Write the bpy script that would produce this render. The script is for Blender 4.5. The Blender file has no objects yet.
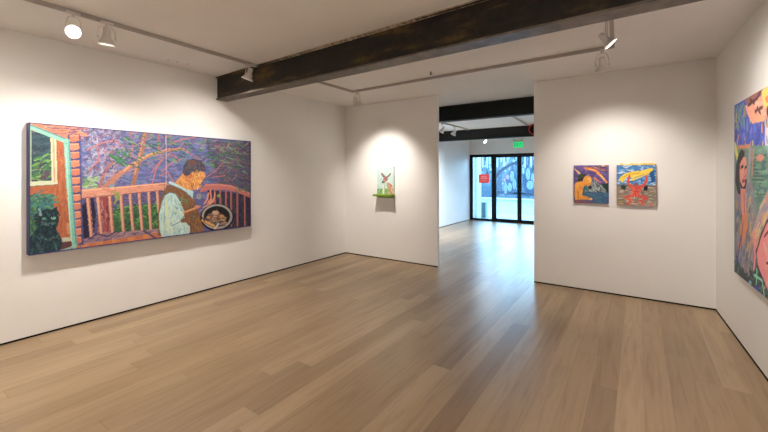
import bpy, bmesh, math, random
import numpy as np
from mathutils import Vector, Matrix, Euler

random.seed(7)
rng = np.random.default_rng(7)
C = bpy.context.scene.collection
PI = math.pi

# ------------------------------------------------------------------ helpers
def srgb(c):
    c = np.asarray(c, float) / 255.0
    return np.where(c <= 0.04045, c / 12.92, ((c + 0.055) / 1.055) ** 2.4)

def lin(r, g, b):
    v = srgb((r, g, b))
    return (float(v[0]), float(v[1]), float(v[2]), 1.0)

def obj(name, bm, mat=None, parent=None, smooth=False, loc=None):
    me = bpy.data.meshes.new(name)
    bmesh.ops.recalc_face_normals(bm, faces=bm.faces[:])
    bm.to_mesh(me); bm.free()
    if smooth:
        for p in me.polygons: p.use_smooth = True
        try: me.set_sharp_from_angle(angle=math.radians(40))
        except Exception: pass
    o = bpy.data.objects.new(name, me); C.objects.link(o)
    if mat: me.materials.append(mat)
    if parent: o.parent = parent
    if loc: o.location = loc
    return o

def tag(o, label=None, cat=None, group=None, kind=None):
    if label: o['label'] = label
    if cat: o['category'] = cat
    if group: o['group'] = group
    if kind: o['kind'] = kind
    return o

def thing(name, label, cat, loc=(0, 0, 0), rotz=0, group=None):
    o = bpy.data.objects.new(name, None); C.objects.link(o)
    o.empty_display_size = 0.1
    o.location = loc; o.rotation_euler = (0, 0, rotz)
    return tag(o, label, cat, group)

def struct(name, bm, mat, label=None):
    return tag(obj(name, bm, mat), label, None, None, 'structure')

def add_box(bm, x0, x1, y0, y1, z0, z1, bevel=0.0, M=None):
    vs = [bm.verts.new((x, y, z)) for x in (x0, x1) for y in (y0, y1) for z in (z0, z1)]
    fs = [(0, 1, 3, 2), (4, 6, 7, 5), (0, 4, 5, 1), (2, 3, 7, 6), (0, 2, 6, 4), (1, 5, 7, 3)]
    faces = [bm.faces.new([vs[i] for i in f]) for f in fs]
    if M is not None:
        bmesh.ops.transform(bm, matrix=M, verts=vs)
    if bevel:
        es = list({e for f in faces for e in f.edges})
        bmesh.ops.bevel(bm, geom=es, offset=bevel, segments=2, affect='EDGES', profile=0.6)
    return bm

def box(*a, **k):
    return add_box(bmesh.new(), *a, **k)

def add_lathe(bm, prof, n=28, M=None, cap0=False, cap1=False):
    """prof: list of (r, z); revolve round z"""
    rings = []
    for r, z in prof:
        if r < 1e-6:
            rings.append([bm.verts.new((0, 0, z))])
        else:
            rings.append([bm.verts.new((r * math.cos(2 * PI * k / n), r * math.sin(2 * PI * k / n), z)) for k in range(n)])
    for a, b in zip(rings, rings[1:]):
        for k in range(n):
            k2 = (k + 1) % n
            if len(a) == 1 and len(b) == 1: continue
            if len(a) == 1: bm.faces.new((a[0], b[k], b[k2]))
            elif len(b) == 1: bm.faces.new((a[k], a[k2], b[0]))
            else: bm.faces.new((a[k], a[k2], b[k2], b[k]))
    if cap0 and len(rings[0]) > 1: bm.faces.new(rings[0])
    if cap1 and len(rings[-1]) > 1: bm.faces.new(rings[-1])
    if M is not None:
        bmesh.ops.transform(bm, matrix=M, verts=[v for r in rings for v in r])
    return bm

def add_tube(bm, pts, r, n=8, M=None):
    pts = [Vector(p) for p in pts]
    rings = []
    for i, p in enumerate(pts):
        t = (pts[min(i + 1, len(pts) - 1)] - pts[max(i - 1, 0)]).normalized()
        a = t.orthogonal().normalized() if i == 0 else (rings_a - t * rings_a.dot(t)).normalized()
        rings_a = a
        b = t.cross(a)
        rings.append([bm.verts.new(p + r * (math.cos(2 * PI * k / n) * a + math.sin(2 * PI * k / n) * b)) for k in range(n)])
    for A, B in zip(rings, rings[1:]):
        for k in range(n):
            bm.faces.new((A[k], A[(k + 1) % n], B[(k + 1) % n], B[k]))
    bm.faces.new(rings[0]); bm.faces.new(rings[-1])
    if M is not None:
        bmesh.ops.transform(bm, matrix=M, verts=[v for q in rings for v in q])
    return bm

# ------------------------------------------------------------------ materials
class NT:
    def __init__(self, name):
        self.m = bpy.data.materials.new(name); self.m.use_nodes = True
        self.t = self.m.node_tree; self.n = self.t.nodes; self.l = self.t.links
        self.b = self.n['Principled BSDF']
    def add(self, kind, **kw):
        x = self.n.new(kind)
        for k, v in kw.items(): setattr(x, k, v)
        return x
    def link(self, a, b): self.l.new(a, b)
    def math(self, op, a, b=None):
        x = self.add('ShaderNodeMath', operation=op)
        for i, v in enumerate((a, b)):
            if v is None: continue
            if isinstance(v, (int, float)): x.inputs[i].default_value = v
            else: self.link(v, x.inputs[i])
        return x.outputs[0]
    def ramp(self, fac, stops):
        r = self.add('ShaderNodeValToRGB')
        e = r.color_ramp.elements
        while len(e) < len(stops): e.new(0.5)
        for el, (p, c) in zip(e, stops): el.position = p; el.color = c
        self.link(fac, r.inputs[0]); return r.outputs[0]
    def mix(self, fac, a, b, mode='MIX'):
        x = self.add('ShaderNodeMix', data_type='RGBA', blend_type=mode)
        for s, v in ((x.inputs[0], fac), (x.inputs[6], a), (x.inputs[7], b)):
            if isinstance(v, (int, float, tuple)): s.default_value = v
            else: self.link(v, s)
        return x.outputs[2]

def plain(name, col, rough=0.5, metal=0.0, spec=0.5, nscale=12.0, namp=0.06, bump=0.0):
    """solid paint / metal with a faint procedural mottling"""
    t = NT(name)
    g = t.add('ShaderNodeNewGeometry')
    n = t.add('ShaderNodeTexNoise'); n.inputs['Scale'].default_value = nscale; n.inputs['Detail'].default_value = 4
    t.link(g.outputs['Position'], n.inputs['Vector'])
    lo = tuple(c * (1 - namp) for c in col[:3]) + (1,); hi = tuple(min(1, c * (1 + namp)) for c in col[:3]) + (1,)
    t.link(t.ramp(n.outputs['Fac'], [(0.3, lo), (0.7, hi)]), t.b.inputs['Base Color'])
    t.b.inputs['Roughness'].default_value = rough; t.b.inputs['Metallic'].default_value = metal
    t.b.inputs['Specular IOR Level'].default_value = spec
    if bump:
        n2 = t.add('ShaderNodeTexNoise'); n2.inputs['Scale'].default_value = 160; t.link(g.outputs['Position'], n2.inputs['Vector'])
        bp = t.add('ShaderNodeBump'); bp.inputs['Strength'].default_value = bump; bp.inputs['Distance'].default_value = 0.002
        t.link(n2.outputs['Fac'], bp.inputs['Height']); t.link(bp.outputs['Normal'], t.b.inputs['Normal'])
    return t.m

def emit(name, col, s):
    t = NT(name)
    t.b.inputs['Base Color'].default_value = col
    t.b.inputs['Emission Color'].default_value = col
    t.b.inputs['Emission Strength'].default_value = s
    return t.m

M_wall = plain('wall_paint', (0.81, 0.795, 0.77), 0.65, spec=0.3, nscale=2.0, namp=0.015, bump=0.05)
M_ceil = plain('ceiling_paint', (0.81, 0.79, 0.765), 0.8, spec=0.2, nscale=1.5, namp=0.02, bump=0.05)
M_gap = plain('shadow_gap_black', (0.006, 0.0055, 0.005), 0.8, spec=0.1)
M_white = plain('white_enamel', (0.62, 0.585, 0.55), 0.4)
M_track = plain('grey_white_track', (0.40, 0.365, 0.33), 0.5)
M_rim = plain('white_gloss_rim', (0.86, 0.84, 0.82), 0.2)
M_black = plain('black_aluminium', (0.006, 0.007, 0.009), 0.55, spec=0.2)
M_green_shelf = plain('green_paint', lin(118, 150, 38), 0.4)
M_red = plain('red_enamel', lin(200, 30, 40), 0.4)
M_plaster = plain('plaster_residue', (0.34, 0.27, 0.20), 0.9, nscale=60, namp=0.5)
M_navy = plain('dark_blue_edge', lin(44, 42, 92), 0.6, nscale=30, namp=0.3)
M_purple = plain('purple_edge', lin(110, 92, 140), 0.6, nscale=30, namp=0.3)
M_edge = plain('brown_edge', lin(150, 105, 70), 0.6, nscale=40, namp=0.4)
M_palecanvas = plain('pale_canvas_edge', lin(205, 222, 216), 0.7)
M_yellow = plain('yellow_paint', lin(246, 205, 70), 0.5, nscale=80, namp=0.2)
M_thread = plain('pale_thread', lin(205, 190, 192), 0.8)
M_lens = emit('lit_lamp_glass', (1.0, 0.93, 0.82, 1), 14.0)
M_lensdim = emit('dimmer_lamp_glass', (1.0, 0.93, 0.82, 1), 1.4)
M_green_sign = emit('green_sign_face', lin(40, 205, 120), 0.75)
M_signtext = plain('dark_green_letters', lin(12, 120, 66), 0.5)
M_poster = plain('red_poster', lin(235, 70, 60), 0.6)
t = NT('red_poster_paper')
tl = t.add('ShaderNodeBsdfTranslucent'); tl.inputs[0].default_value = lin(235, 112, 100); mxp = t.add('ShaderNodeMixShader'); mxp.inputs[0].default_value = .9
t.b.inputs['Base Color'].default_value = lin(250, 140, 128); t.b.inputs['Roughness'].default_value = .6
t.link(t.b.outputs[0], mxp.inputs[1]); t.link(tl.outputs[0], mxp.inputs[2]); t.link(mxp.outputs[0], t.n['Material Output'].inputs['Surface'])
M_poster = t.m
M_posterw = plain('poster_white', lin(250, 225, 220), 0.6)
M_pave = plain('concrete_pavement', (0.165, 0.17, 0.175), 0.9, nscale=3, namp=0.08)
M_road = plain('pale_asphalt', (0.115, 0.12, 0.125), 0.9, nscale=1.2, namp=0.12)
M_outwhite = plain('grey_white_render', (0.30, 0.30, 0.30), 0.8)
M_teal = plain('teal_metal', (0.10, 0.15, 0.16), 0.6)
M_facade = plain('pale_facade', (0.3, 0.32, 0.34), 0.8, nscale=2, namp=0.1)
M_dkglass = plain('dark_window_glass', (0.09, 0.12, 0.15), 0.15)

# glass: clear sheet with a fresnel reflection
t = NT('clear_glass')
tr = t.add('ShaderNodeBsdfTransparent'); tr.inputs[0].default_value = (0.93, 0.97, 0.98, 1)
gl = t.add('ShaderNodeBsdfGlossy'); gl.inputs['Roughness'].default_value = 0.02
fr = t.add('ShaderNodeFresnel'); fr.inputs[0].default_value = 1.35
mx = t.add('ShaderNodeMixShader')
t.link(fr.outputs[0], mx.inputs[0]); t.link(tr.outputs[0], mx.inputs[1]); t.link(gl.outputs[0], mx.inputs[2])
t.link(mx.outputs[0], t.n['Material Output'].inputs['Surface'])
M_glass = t.m

# oak plank floor, boards run along Y
t = NT('oak_plank_floor')
g = t.add('ShaderNodeNewGeometry'); sp = t.add('ShaderNodeSeparateXYZ'); t.link(g.outputs['Position'], sp.inputs[0])
PW, PL = 0.158, 2.1
xr = t.math('DIVIDE', t.math('ADD', sp.outputs[0], 20.03), PW)
row = t.math('FLOOR', xr)
wn = t.add('ShaderNodeTexWhiteNoise', noise_dimensions='1D'); t.link(row, wn.inputs['W'])
yr = t.math('ADD', t.math('DIVIDE', sp.outputs[1], PL), t.math('MULTIPLY', wn.outputs['Value'], 17.0))
pid = t.math('FLOOR', yr)
cb = t.add('ShaderNodeCombineXYZ'); t.link(row, cb.inputs[0]); t.link(pid, cb.inputs[1])
w2 = t.add('ShaderNodeTexWhiteNoise', noise_dimensions='2D'); t.link(cb.outputs[0], w2.inputs['Vector'])
tone = t.ramp(w2.outputs['Value'], [(0.0, (0.225, 0.143, 0.079, 1)), (0.10, (0.282, 0.188, 0.103, 1)), (0.6, (0.318, 0.216, 0.121, 1)), (1.0, (0.385, 0.270, 0.158, 1))])
gv = t.add('ShaderNodeCombineXYZ')
t.link(t.math('MULTIPLY', sp.outputs[0], 26.0), gv.inputs[0]); t.link(t.math('MULTIPLY', sp.outputs[1], 1.6), gv.inputs[1])
t.link(t.math('MULTIPLY', w2.outputs['Value'], 40.0), gv.inputs[2])
gn = t.add('ShaderNodeTexNoise'); gn.inputs['Scale'].default_value = 1.0; gn.inputs['Detail'].default_value = 5; gn.inputs['Distortion'].default_value = 0.8
t.link(gv.outputs[0], gn.inputs['Vector'])
grain = t.ramp(gn.outputs['Fac'], [(0.28, (0.80, 0.77, 0.73, 1)), (0.5, (0.98, 0.98, 0.98, 1)), (0.75, (1.05, 1.05, 1.05, 1))])
col = t.mix(1.0, tone, grain, 'MULTIPLY')
# darker knots and streaks
kv = t.add('ShaderNodeCombineXYZ')
t.link(t.math('MULTIPLY', sp.outputs[0], 7.0), kv.inputs[0]); t.link(t.math('MULTIPLY', sp.outputs[1], 1.8), kv.inputs[1]); t.link(t.math('MULTIPLY', w2.outputs['Value'], 90.0), kv.inputs[2])
kn = t.add('ShaderNodeTexNoise'); kn.inputs['Scale'].default_value = 1.3; kn.inputs['Detail'].default_value = 3; t.link(kv.outputs[0], kn.inputs['Vector'])
kf = t.ramp(kn.outputs['Fac'], [(0.62, (0, 0, 0, 1)), (0.8, (0.4, 0.4, 0.4, 1))])
col = t.mix(kf, col, (0.24, 0.145, 0.085, 1))
fx = t.math('FRACT', xr); fy = t.math('FRACT', yr)
ex = t.math('LESS_THAN', t.math('MINIMUM', fx, t.math('SUBTRACT', 1.0, fx)), 0.009)
ey = t.math('LESS_THAN', t.math('MINIMUM', fy, t.math('SUBTRACT', 1.0, fy)), 0.0010)
gap = t.math('MULTIPLY', t.math('MAXIMUM', ex, ey), 0.45)
col = t.mix(gap, col, (0.12, 0.07, 0.04, 1))
t.link(col, t.b.inputs['Base Color'])
rr = t.ramp(gn.outputs['Fac'], [(0.3, (0.37, 0.37, 0.37, 1)), (0.7, (0.30, 0.30, 0.30, 1))]); t.link(rr, t.b.inputs['Roughness'])
t.b.inputs['Specular IOR Level'].default_value = 0.65
bp = t.add('ShaderNodeBump'); bp.inputs['Strength'].default_value = 0.06; bp.inputs['Distance'].default_value = 0.002
t.link(gn.outputs['Fac'], bp.inputs['Height']); t.link(bp.outputs['Normal'], t.b.inputs['Normal'])
M_floor = t.m

# old steel with a rust / varnish patina
t = NT('patinated_steel')
g = t.add('ShaderNodeNewGeometry')
mp = t.add('ShaderNodeMapping'); mp.inputs['Scale'].default_value = (1.3, 6.0, 6.0); t.link(g.outputs['Position'], mp.inputs[0])
n1 = t.add('ShaderNodeTexNoise'); n1.inputs['Scale'].default_value = 1.6; n1.inputs['Detail'].default_value = 6; t.link(mp.outputs[0], n1.inputs['Vector'])
n2 = t.add('ShaderNodeTexNoise'); n2.inputs['Scale'].default_value = 18; n2.inputs['Detail'].default_value = 5; t.link(g.outputs['Position'], n2.inputs['Vector'])
base = t.ramp(n1.outputs['Fac'], [(0.35, (0.006, 0.006, 0.0055, 1)), (0.55, (0.016, 0.012, 0.008, 1)), (0.68, (0.085, 0.052, 0.014, 1))])
fine = t.ramp(n2.outputs['Fac'], [(0.35, (0.6, 0.6, 0.6, 1)), (0.7, (1.3, 1.25, 1.15, 1))])
t.link(t.mix(1.0, base, fine, 'MULTIPLY'), t.b.inputs['Base Color'])
t.b.inputs['Roughness'].default_value = 0.5; t.b.inputs['Specular IOR Level'].default_value = 0.3
M_steel = t.m
M_steel_dark = plain('dark_painted_steel', (0.008, 0.009, 0.008), 0.6, spec=0.25, nscale=6, namp=0.25)
M_flange = plain('floor_lit_steel_flange', (0.12, 0.096, 0.078), 0.5, metal=0.2, nscale=10, namp=0.35)  # flange tone lightened, floor light on its underside put into the colour

def paint_mat(name):
    t = NT(name)
    a = t.add('ShaderNodeVertexColor', layer_name='paint')
    g = t.add('ShaderNodeNewGeometry')
    n = t.add('ShaderNodeTexNoise'); n.inputs['Scale'].default_value = 90; n.inputs['Detail'].default_value = 3
    t.link(g.outputs['Position'], n.inputs['Vector'])
    t.link(a.outputs['Color'], t.b.inputs['Base Color'])
    bp = t.add('ShaderNodeBump'); bp.inputs['Strength'].default_value = 0.12; bp.inputs['Distance'].default_value = 0.002
    t.link(n.outputs['Fac'], bp.inputs['Height']); t.link(bp.outputs['Normal'], t.b.inputs['Normal'])
    t.b.inputs['Roughness'].default_value = 0.6; t.b.inputs['Specular IOR Level'].default_value = 0.25
    return t.m
M_paint = paint_mat('oil_paint')

# ------------------------------------------------------------------ room shell
H = 2.885
XL, YB = -4.772, 5.645          # left wall, partition front face
JL, JR = -2.768, -1.238          # opening between the two rooms
TB = 0.05
XR0 = 0.735                     # right wall at the partition
RS = 0.041                      # right wall leans 2.35 deg off the left wall
def xr(y): return XR0 + RS * (5.655 - y)
YF, YN = 12.2, -3.2
XB = 1.3

struct('floor', box(XL - .1, XB + .1, YN - .1, YF + .1, -0.12, 0), M_floor)
struct('ceiling', box(XL - .1, XB + .1, YN - .1, 6.84, H, H + .1), M_ceil)
HB = 2.78                       # the back room ceiling is a little lower
struct('ceiling_back', box(XL - .1, XB + .1, 6.84, YF + .1, HB, H + .1), M_ceil)
struct('wall_left', box(XL - .1, XL, YN - .1, YF + .1, 0, H), M_wall)
struct('wall_back_left', box(XL, JL, YB, YB + TB, 0, H), M_wall)
struct('wall_back_right', box(JR, XB, YB, YB + TB, 0, H), M_wall)
bm = bmesh.new()
v = [bm.verts.new(p) for z in (0, H) for p in ((xr(YB), YB, z), (xr(YN), YN, z), (xr(YN) + .1, YN, z), (xr(YB) + .1, YB, z))]
for f in ((0, 1, 2, 3), (7, 6, 5, 4), (0, 4, 5, 1), (1, 5, 6, 2), (2, 6, 7, 3), (3, 7, 4, 0)): bm.faces.new([v[i] for i in f])
struct('wall_right', bm, M_wall)
struct('wall_rear', box(XL, XB, YN - .1, YN, 0, H), M_wall)
struct('wall_far_right', box(XB, XB + .1, YB, YF, 0, H), M_wall)
GT = 2.23; GX = -1.40           # glazing top, right end
bm = bmesh.new()
add_box(bm, XL, XB, YF, YF + .15, GT, H)
add_box(bm, GX, XB, YF, YF + .15, 0, GT)
struct('wall_far', bm, M_wall)

gh, gt = 0.017, 0.003  # thin black strips stand in for the shade of the recessed wall-base gap
struct('gap_shade_left', box(XL, XL + gt, YN, YF, 0, gh), M_gap)
struct('gap_shade_back_left', box(XL + gt, JL, YB - gt, YB, 0, gh), M_gap)
struct('gap_shade_back_right', box(JR, xr(YB) - gt, YB - gt, YB, 0, gh), M_gap)
bm = bmesh.new()
v = [bm.verts.new(p) for z in (0, gh) for p in ((xr(YB) - gt, YB, z), (xr(YN) - gt, YN, z), (xr(YN), YN, z), (xr(YB), YB, z))]
for f in ((0, 1, 2, 3), (7, 6, 5, 4), (0, 4, 5, 1), (1, 5, 6, 2), (2, 6, 7, 3), (3, 7, 4, 0)): bm.faces.new([v[i] for i in f])
struct('gap_shade_right', bm, M_gap)

# ------------------------------------------------------------------ steel beams
def beam(label, x0, y0, x1, y1, zb, width, mat, flmat, residue=False, H=H):
    """I-section from (x0,y0) to (x1,y1) front edge line; bottom at zb, top at ceiling"""
    ang = math.atan2(y1 - y0, x1 - x0); L = math.hypot(x1 - x0, y1 - y0)
    t = thing('steel_beam', label, 'beam', (x0, y0, zb), ang)
    hh = H - zb
    obj('web', box(0, L, 0.022, width - 0.022, 0.016, hh - 0.016), mat, t)
    fl = obj('flange', box(0, L, 0, width, 0, 0.016, bevel=0.002), flmat, t)
    obj('flange', box(0, L, 0, width, hh - 0.016, hh), mat, t)
    if residue:
        bm = bmesh.new(); r = random.Random(3)
        n = 220; prev = None
        for i in range(n + 1):
            x = 0.35 + (L - 0.6) * i / n
            wgt = math.exp(-((x - 2.0) / .55) ** 2) + .55 * math.exp(-((x - 2.9) / .5) ** 2) + .12
            d = 0.003 + wgt * (0.010 + 0.012 * max(0, r.gauss(0.3, 0.8)))
            d = min(d, 0.045)
            a = bm.verts.new((x, -0.004, hh)); b = bm.verts.new((x, -0.010 - r.random() * .008, hh - d * .4)); c = bm.verts.new((x, -0.001, hh - d)); e = bm.verts.new((x, 0.021, hh - .016 - d * .3))
            cur = (a, b, c, e)
            if prev:
                for k in range(3): bm.faces.new((prev[k], prev[k + 1], cur[k + 1], cur[k]))
            prev = cur
        o = obj('plaster_residue', bm, M_plaster, t); o['label'] = 'ragged plaster residue along the top edge'
        bm = bmesh.new()
        for x, z in ((2.05, .06), (2.95, .10), (3.4, .07), (4.2, .16)):
            add_lathe(bm, [(0.0, 0), (0.012, 0.0), (0.012, 0.008), (0, 0.012)], 10, Matrix.Translation((x, 0.022, z)) @ Matrix.Rotation(PI / 2, 4, 'X'))
        obj('bolt', bm, mat, t)
    return t
beam('dark patinated steel beam spanning the front gallery ceiling from the left wall', XL + .001, 2.905, xr(2.68) - .002, 2.672, 2.573, 0.17, M_steel, M_flange, True)
beam('nearer of two dark steel beams seen through the wall opening', XL + .001, 6.67, XB - .001, 6.65, 2.593, 0.17, M_steel_dark, M_steel_dark)
beam('farther of two dark steel beams in back room, before the glass doors', XL + .001, 9.71, XB - .001, 9.66, 2.507, 0.17, M_steel_dark, M_steel_dark, H=HB)

# ------------------------------------------------------------------ lighting track
TZ = 2.855
def track_bm(pts, w=0.034, h=0.03):
    bm = bmesh.new()
    for (x0, y0), (x1, y1) in zip(pts, pts[1:]):
        L = math.hypot(x1 - x0, y1 - y0); a = math.atan2(y1 - y0, x1 - x0)
        M = Matrix.Translation((x0, y0, 0)) @ Matrix.Rotation(a, 4, 'Z')
        add_box(bm, -w / 2, L + w / 2, -w / 2, w / 2, h * .25, h, M=M)
        add_box(bm, -w / 2, L + w / 2, -w / 2, -w * .22, 0, h * .25, M=M)
        add_box(bm, -w / 2, L + w / 2, w * .22, w / 2, 0, h * .25, M=M)
    return bm
def track(label, pts, ends=(), TZ=TZ):
    x0, y0 = pts[0]
    t = thing('lighting_track', label, 'track', (x0, y0, TZ))
    loc = [(x - x0, y - y0) for x, y in pts]
    obj('rail', track_bm(loc), M_track, t)
    for (x, y, a) in ends:
        obj('end_feed', add_box(bmesh.new(), -.03, .03, -.024, .024, -.006, .0301, bevel=.004, M=Matrix.Translation((x - x0, y - y0, 0)) @ Matrix.Rotation(a, 4, 'Z')), M_white, t)
    return t
XT = -3.77
track('white ceiling track running along the left wall, ending at the big beam', [(XT + .04, -2.4), (XT - .05, 2.84)], [(XT - .05, 2.80, PI / 2)])
track('white ceiling track behind the big beam, turning along the back wall', [(XT + .02, 3.12), (-3.75, 4.61), (-.215, 4.5), (-.16, 2.94)], [(-.163, 3.05, PI / 2)])
TZB = HB - .03
track('white ceiling track near the left wall of the back room', [(-3.77, 6.86), (-3.79, 9.60)], TZ=TZB)
track('white ceiling track further right in the back room', [(-2.10, 6.86), (-2.24, 9.58)], TZ=TZB)
track('short white ceiling track beyond the farther steel beam', [(-3.78, 9.95), (-3.78, 11.6)], TZ=TZB)

# ------------------------------------------------------------------ track spotlights
KEY = (1.0, 0.925, 0.845)
def spot_light(name, loc, aim, power, angle, blend, col=KEY, rad=0.03):
    L = bpy.data.lights.new(name, 'SPOT'); L.energy = power; L.spot_size = math.radians(angle); L.spot_blend = blend
    L.color = col; L.shadow_soft_size = rad
    o = bpy.data.objects.new(name, L); C.objects.link(o)
    o.location = loc; o.rotation_euler = Vector(aim).to_track_quat('-Z', 'Y').to_euler()
    return o

def fixture(label, x, y, aim, power=60, angle=100, blend=0.6, drop=0.155, lens=None, col=KEY, group=None, scale=1.0, yaw=0.0, TZ=TZ):
    """bell-shaped lamp head in a U-shaped yoke, hung from the track"""
    t = thing('track_spotlight', label, 'spotlight', (x, y, TZ), 0, group)
    aim = Vector(aim).normalized()
    bm = bmesh.new(); add_box(bm, -.045, .045, -.017, .017, -.022, .0, bevel=.004, M=Matrix.Rotation(PI / 2 + yaw, 4, 'Z'))
    add_lathe(bm, [(.0, -.022), (.012, -.022), (.012, -.04), (.0, -.04)], 12)
    obj('track_adapter', bm, M_white, t, smooth=True)
    c = Vector((0, 0, -drop))                       # pivot = head centre
    h = Vector((aim.y, -aim.x, 0))
    h = h.normalized() if h.length > 1e-3 else Vector((1, 0, 0))
    bm = bmesh.new(); R = 0.064 * scale
    pts = []
    for k in range(17):
        a = PI * k / 16
        pts.append(c + h * (R * math.cos(a)) + Vector((0, 0, 1)) * ((drop - .038) * min(1, math.sin(a) * 1.15) if 0 < k < 16 else 0))
    add_tube(bm, pts, 0.0038, 8)
    for s in (-1, 1):
        add_lathe(bm, [(0, -.006), (.010, -.006), (.010, .006), (0, .006)], 12, Matrix.Translation(c + h * (s * (R - .004))) @ h.to_track_quat('Z', 'Y').to_matrix().to_4x4())
    obj('yoke', bm, M_white, t, smooth=True)
    q = (-aim).to_track_quat('Z', 'Y').to_matrix().to_4x4()   # local +Z points backwards
    M = Matrix.Translation(c) @ q
    s = scale
    prof = [(0.0, .082), (.020, .082), (.026, .078), (.028, .072), (.028, .022), (.031, .008), (.040, -.012), (.054, -.034), (.063, -.050)]
    body = obj('lamp_body', add_lathe(bmesh.new(), [(r * s, z * s) for r, z in prof], 32, M), M_white, t, smooth=True)
    obj('rim', add_lathe(bmesh.new(), [(r * s, z * s) for r, z in [(.063, -.048), (.069, -.050), (.070, -.060), (.064, -.062), (.060, -.058), (.0595, -.050)]], 32, M), M_rim, t, smooth=True)
    obj('lens', add_lathe(bmesh.new(), [(r * s, z * s) for r, z in [(.060, -.052), (.050, -.055), (.03, -.058), (0, -.060)]], 32, M), lens or M_lens, t, smooth=True)
    if power:
        p = Vector((x, y, TZ)) + c + aim * (.075 * s)
        spot_light('track_or_fill_light', p, aim, power, angle, blend, col)
    return t

FR = 'white bell shaped track spotlights'
COOL = (.86, .93, 1.0)
fixture('glaring white track spotlight facing the room, leftmost on the left track', -3.745, 1.06, (1, -.30, -.42), 60, 110, .8, group=FR, scale=.78)
fixture('white track spotlight pointing down, second from left on the left track', -3.75, 1.29, (-.14, .02, -1), 132, 150, .8, group=FR, lens=M_lensdim, drop=.135)
fixture('small white track spotlight hung just before the dark front beam', -3.80, 2.73, (-.38, -.15, -1), 68, 150, 1.0, group=FR, drop=.125)
fixture('small white track spotlight near the back left corner, above the deer painting', -3.67, 4.61, (-.12, .85, -1.15), 135, 84, 1.0, group=FR, lens=M_lensdim)
fixture('white track spotlight hanging low, aimed at the two small paintings', -.31, 4.505, (.05, .80, -1.2), 92, 100, 1.0, group=FR, lens=M_lensdim)
fixture('white track spotlight tilted right with glowing face, beside the big beam', -.215, 3.55, (.64, .14, -.75), 58, 125, 1.0, group=FR, drop=.20, scale=.85)
fixture('white track spotlight in back room, just before the farther beam', -3.775, 8.63, (-.7, .15, -1), 250, 120, .9, group=FR, col=COOL, lens=M_lensdim, TZ=TZB)
fixture('faint white track spotlight in back room, beside the wall opening', -3.775, 7.94, (-.7, .05, -1), 150, 120, .9, group=FR, col=COOL, lens=M_lensdim, TZ=TZB)
fixture('bright track spotlight beyond the farther beam, above the glass doors', -3.78, 10.83, (.9, -.35, -.75), 60, 120, .8, group=FR, col=COOL, drop=.19, scale=.85, TZ=TZB)

# unseen fill spots added outside the view to brighten the room; no lamp heads
OUT = [((-3.72, .15, 2.70), (-.4, .2, -1), 36, 150), ((-3.70, -1.2, 2.70), (-.4, 0, -1), 30, 150),
       ((-.05, 1.9, 2.70), (.8, .1, -1.1), 85, 130), ((-.0, .2, 2.70), (.8, -.1, -1.1), 85, 130), ((-.0, -1.4, 2.70), (.8, -.1, -1.1), 85, 130),
       ((-3.3, -2.0, 2.70), (0, -.9, -1), 85, 130), ((-1.9, -2.0, 2.70), (0, -.9, -1), 85, 130), ((-.5, -2.0, 2.70), (0, -.9, -1), 85, 130)]
for p, a, w, an in OUT: spot_light('track_or_fill_light', p, a, w, an, .8)
for p in ((-1.2, 8.2, 2.62), (-.4, 9.4, 2.62), (-1.6, 10.8, 2.62), (-.4, 11.3, 2.62)):  # added downlights without fixtures, cool fill for the back room
    spot_light('track_or_fill_light', p, (0.1, 0, -1), 60, 165, .7, col=COOL)

# red fixture at the farther beam
t = thing('ceiling_fixture', 'red rimmed fixture by the farther beam, half hidden by the wall edge', 'fixture', (-2.06, 9.50, HB))
M = Matrix.Translation((0, 0, -.14)) @ Matrix.Rotation(math.radians(25), 4, 'Y') @ Matrix.Rotation(math.radians(80), 4, 'X')
obj('shade', add_lathe(bmesh.new(), [(.03, -.09), (.06, -.08), (.13, .04), (.145, .05), (.125, .05), (.05, -.06)], 28, M), M_red, t, smooth=True)
obj('inner_disc', add_lathe(bmesh.new(), [(.115, .035), (0, .030)], 28, M), M_black, t)
obj('stem', add_tube(bmesh.new(), [(0, 0, 0), (0, 0, -.13)], .01), M_red, t)

# small ceiling hardware
for (x, y, lb) in ((-2.22, 4.33, 'small dark sprinkler head under the ceiling behind the big beam'),):
    t = thing('sprinkler_head', lb, 'sprinkler', (x, y, H + .002))
    obj('escutcheon', add_lathe(bmesh.new(), [(0, 0), (.022, 0), (.018, -.008), (0, -.008)], 16), M_white, t)
    obj('head', add_lathe(bmesh.new(), [(0, -.008), (.008, -.008), (.008, -.03), (.018, -.034), (.018, -.038), (0, -.038)], 14), plain('dull_brass', (.12, .09, .06), .4, .6), t)
for i, (x, y) in enumerate(((-4.52, 2.16), (-4.51, 2.26), (-4.49, 2.37))):
    o = obj('ceiling_plug', add_lathe(bmesh.new(), [(0, 0), (.010, 0), (.008, -.005), (0, -.006)], 12), M_plaster, None, loc=(x, y, H))
    tag(o, ('tiny plug mark on ceiling, %s of a row of three near the left wall' % ('first', 'middle', 'last')[i]), 'plug', 'row of ceiling plugs')

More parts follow.
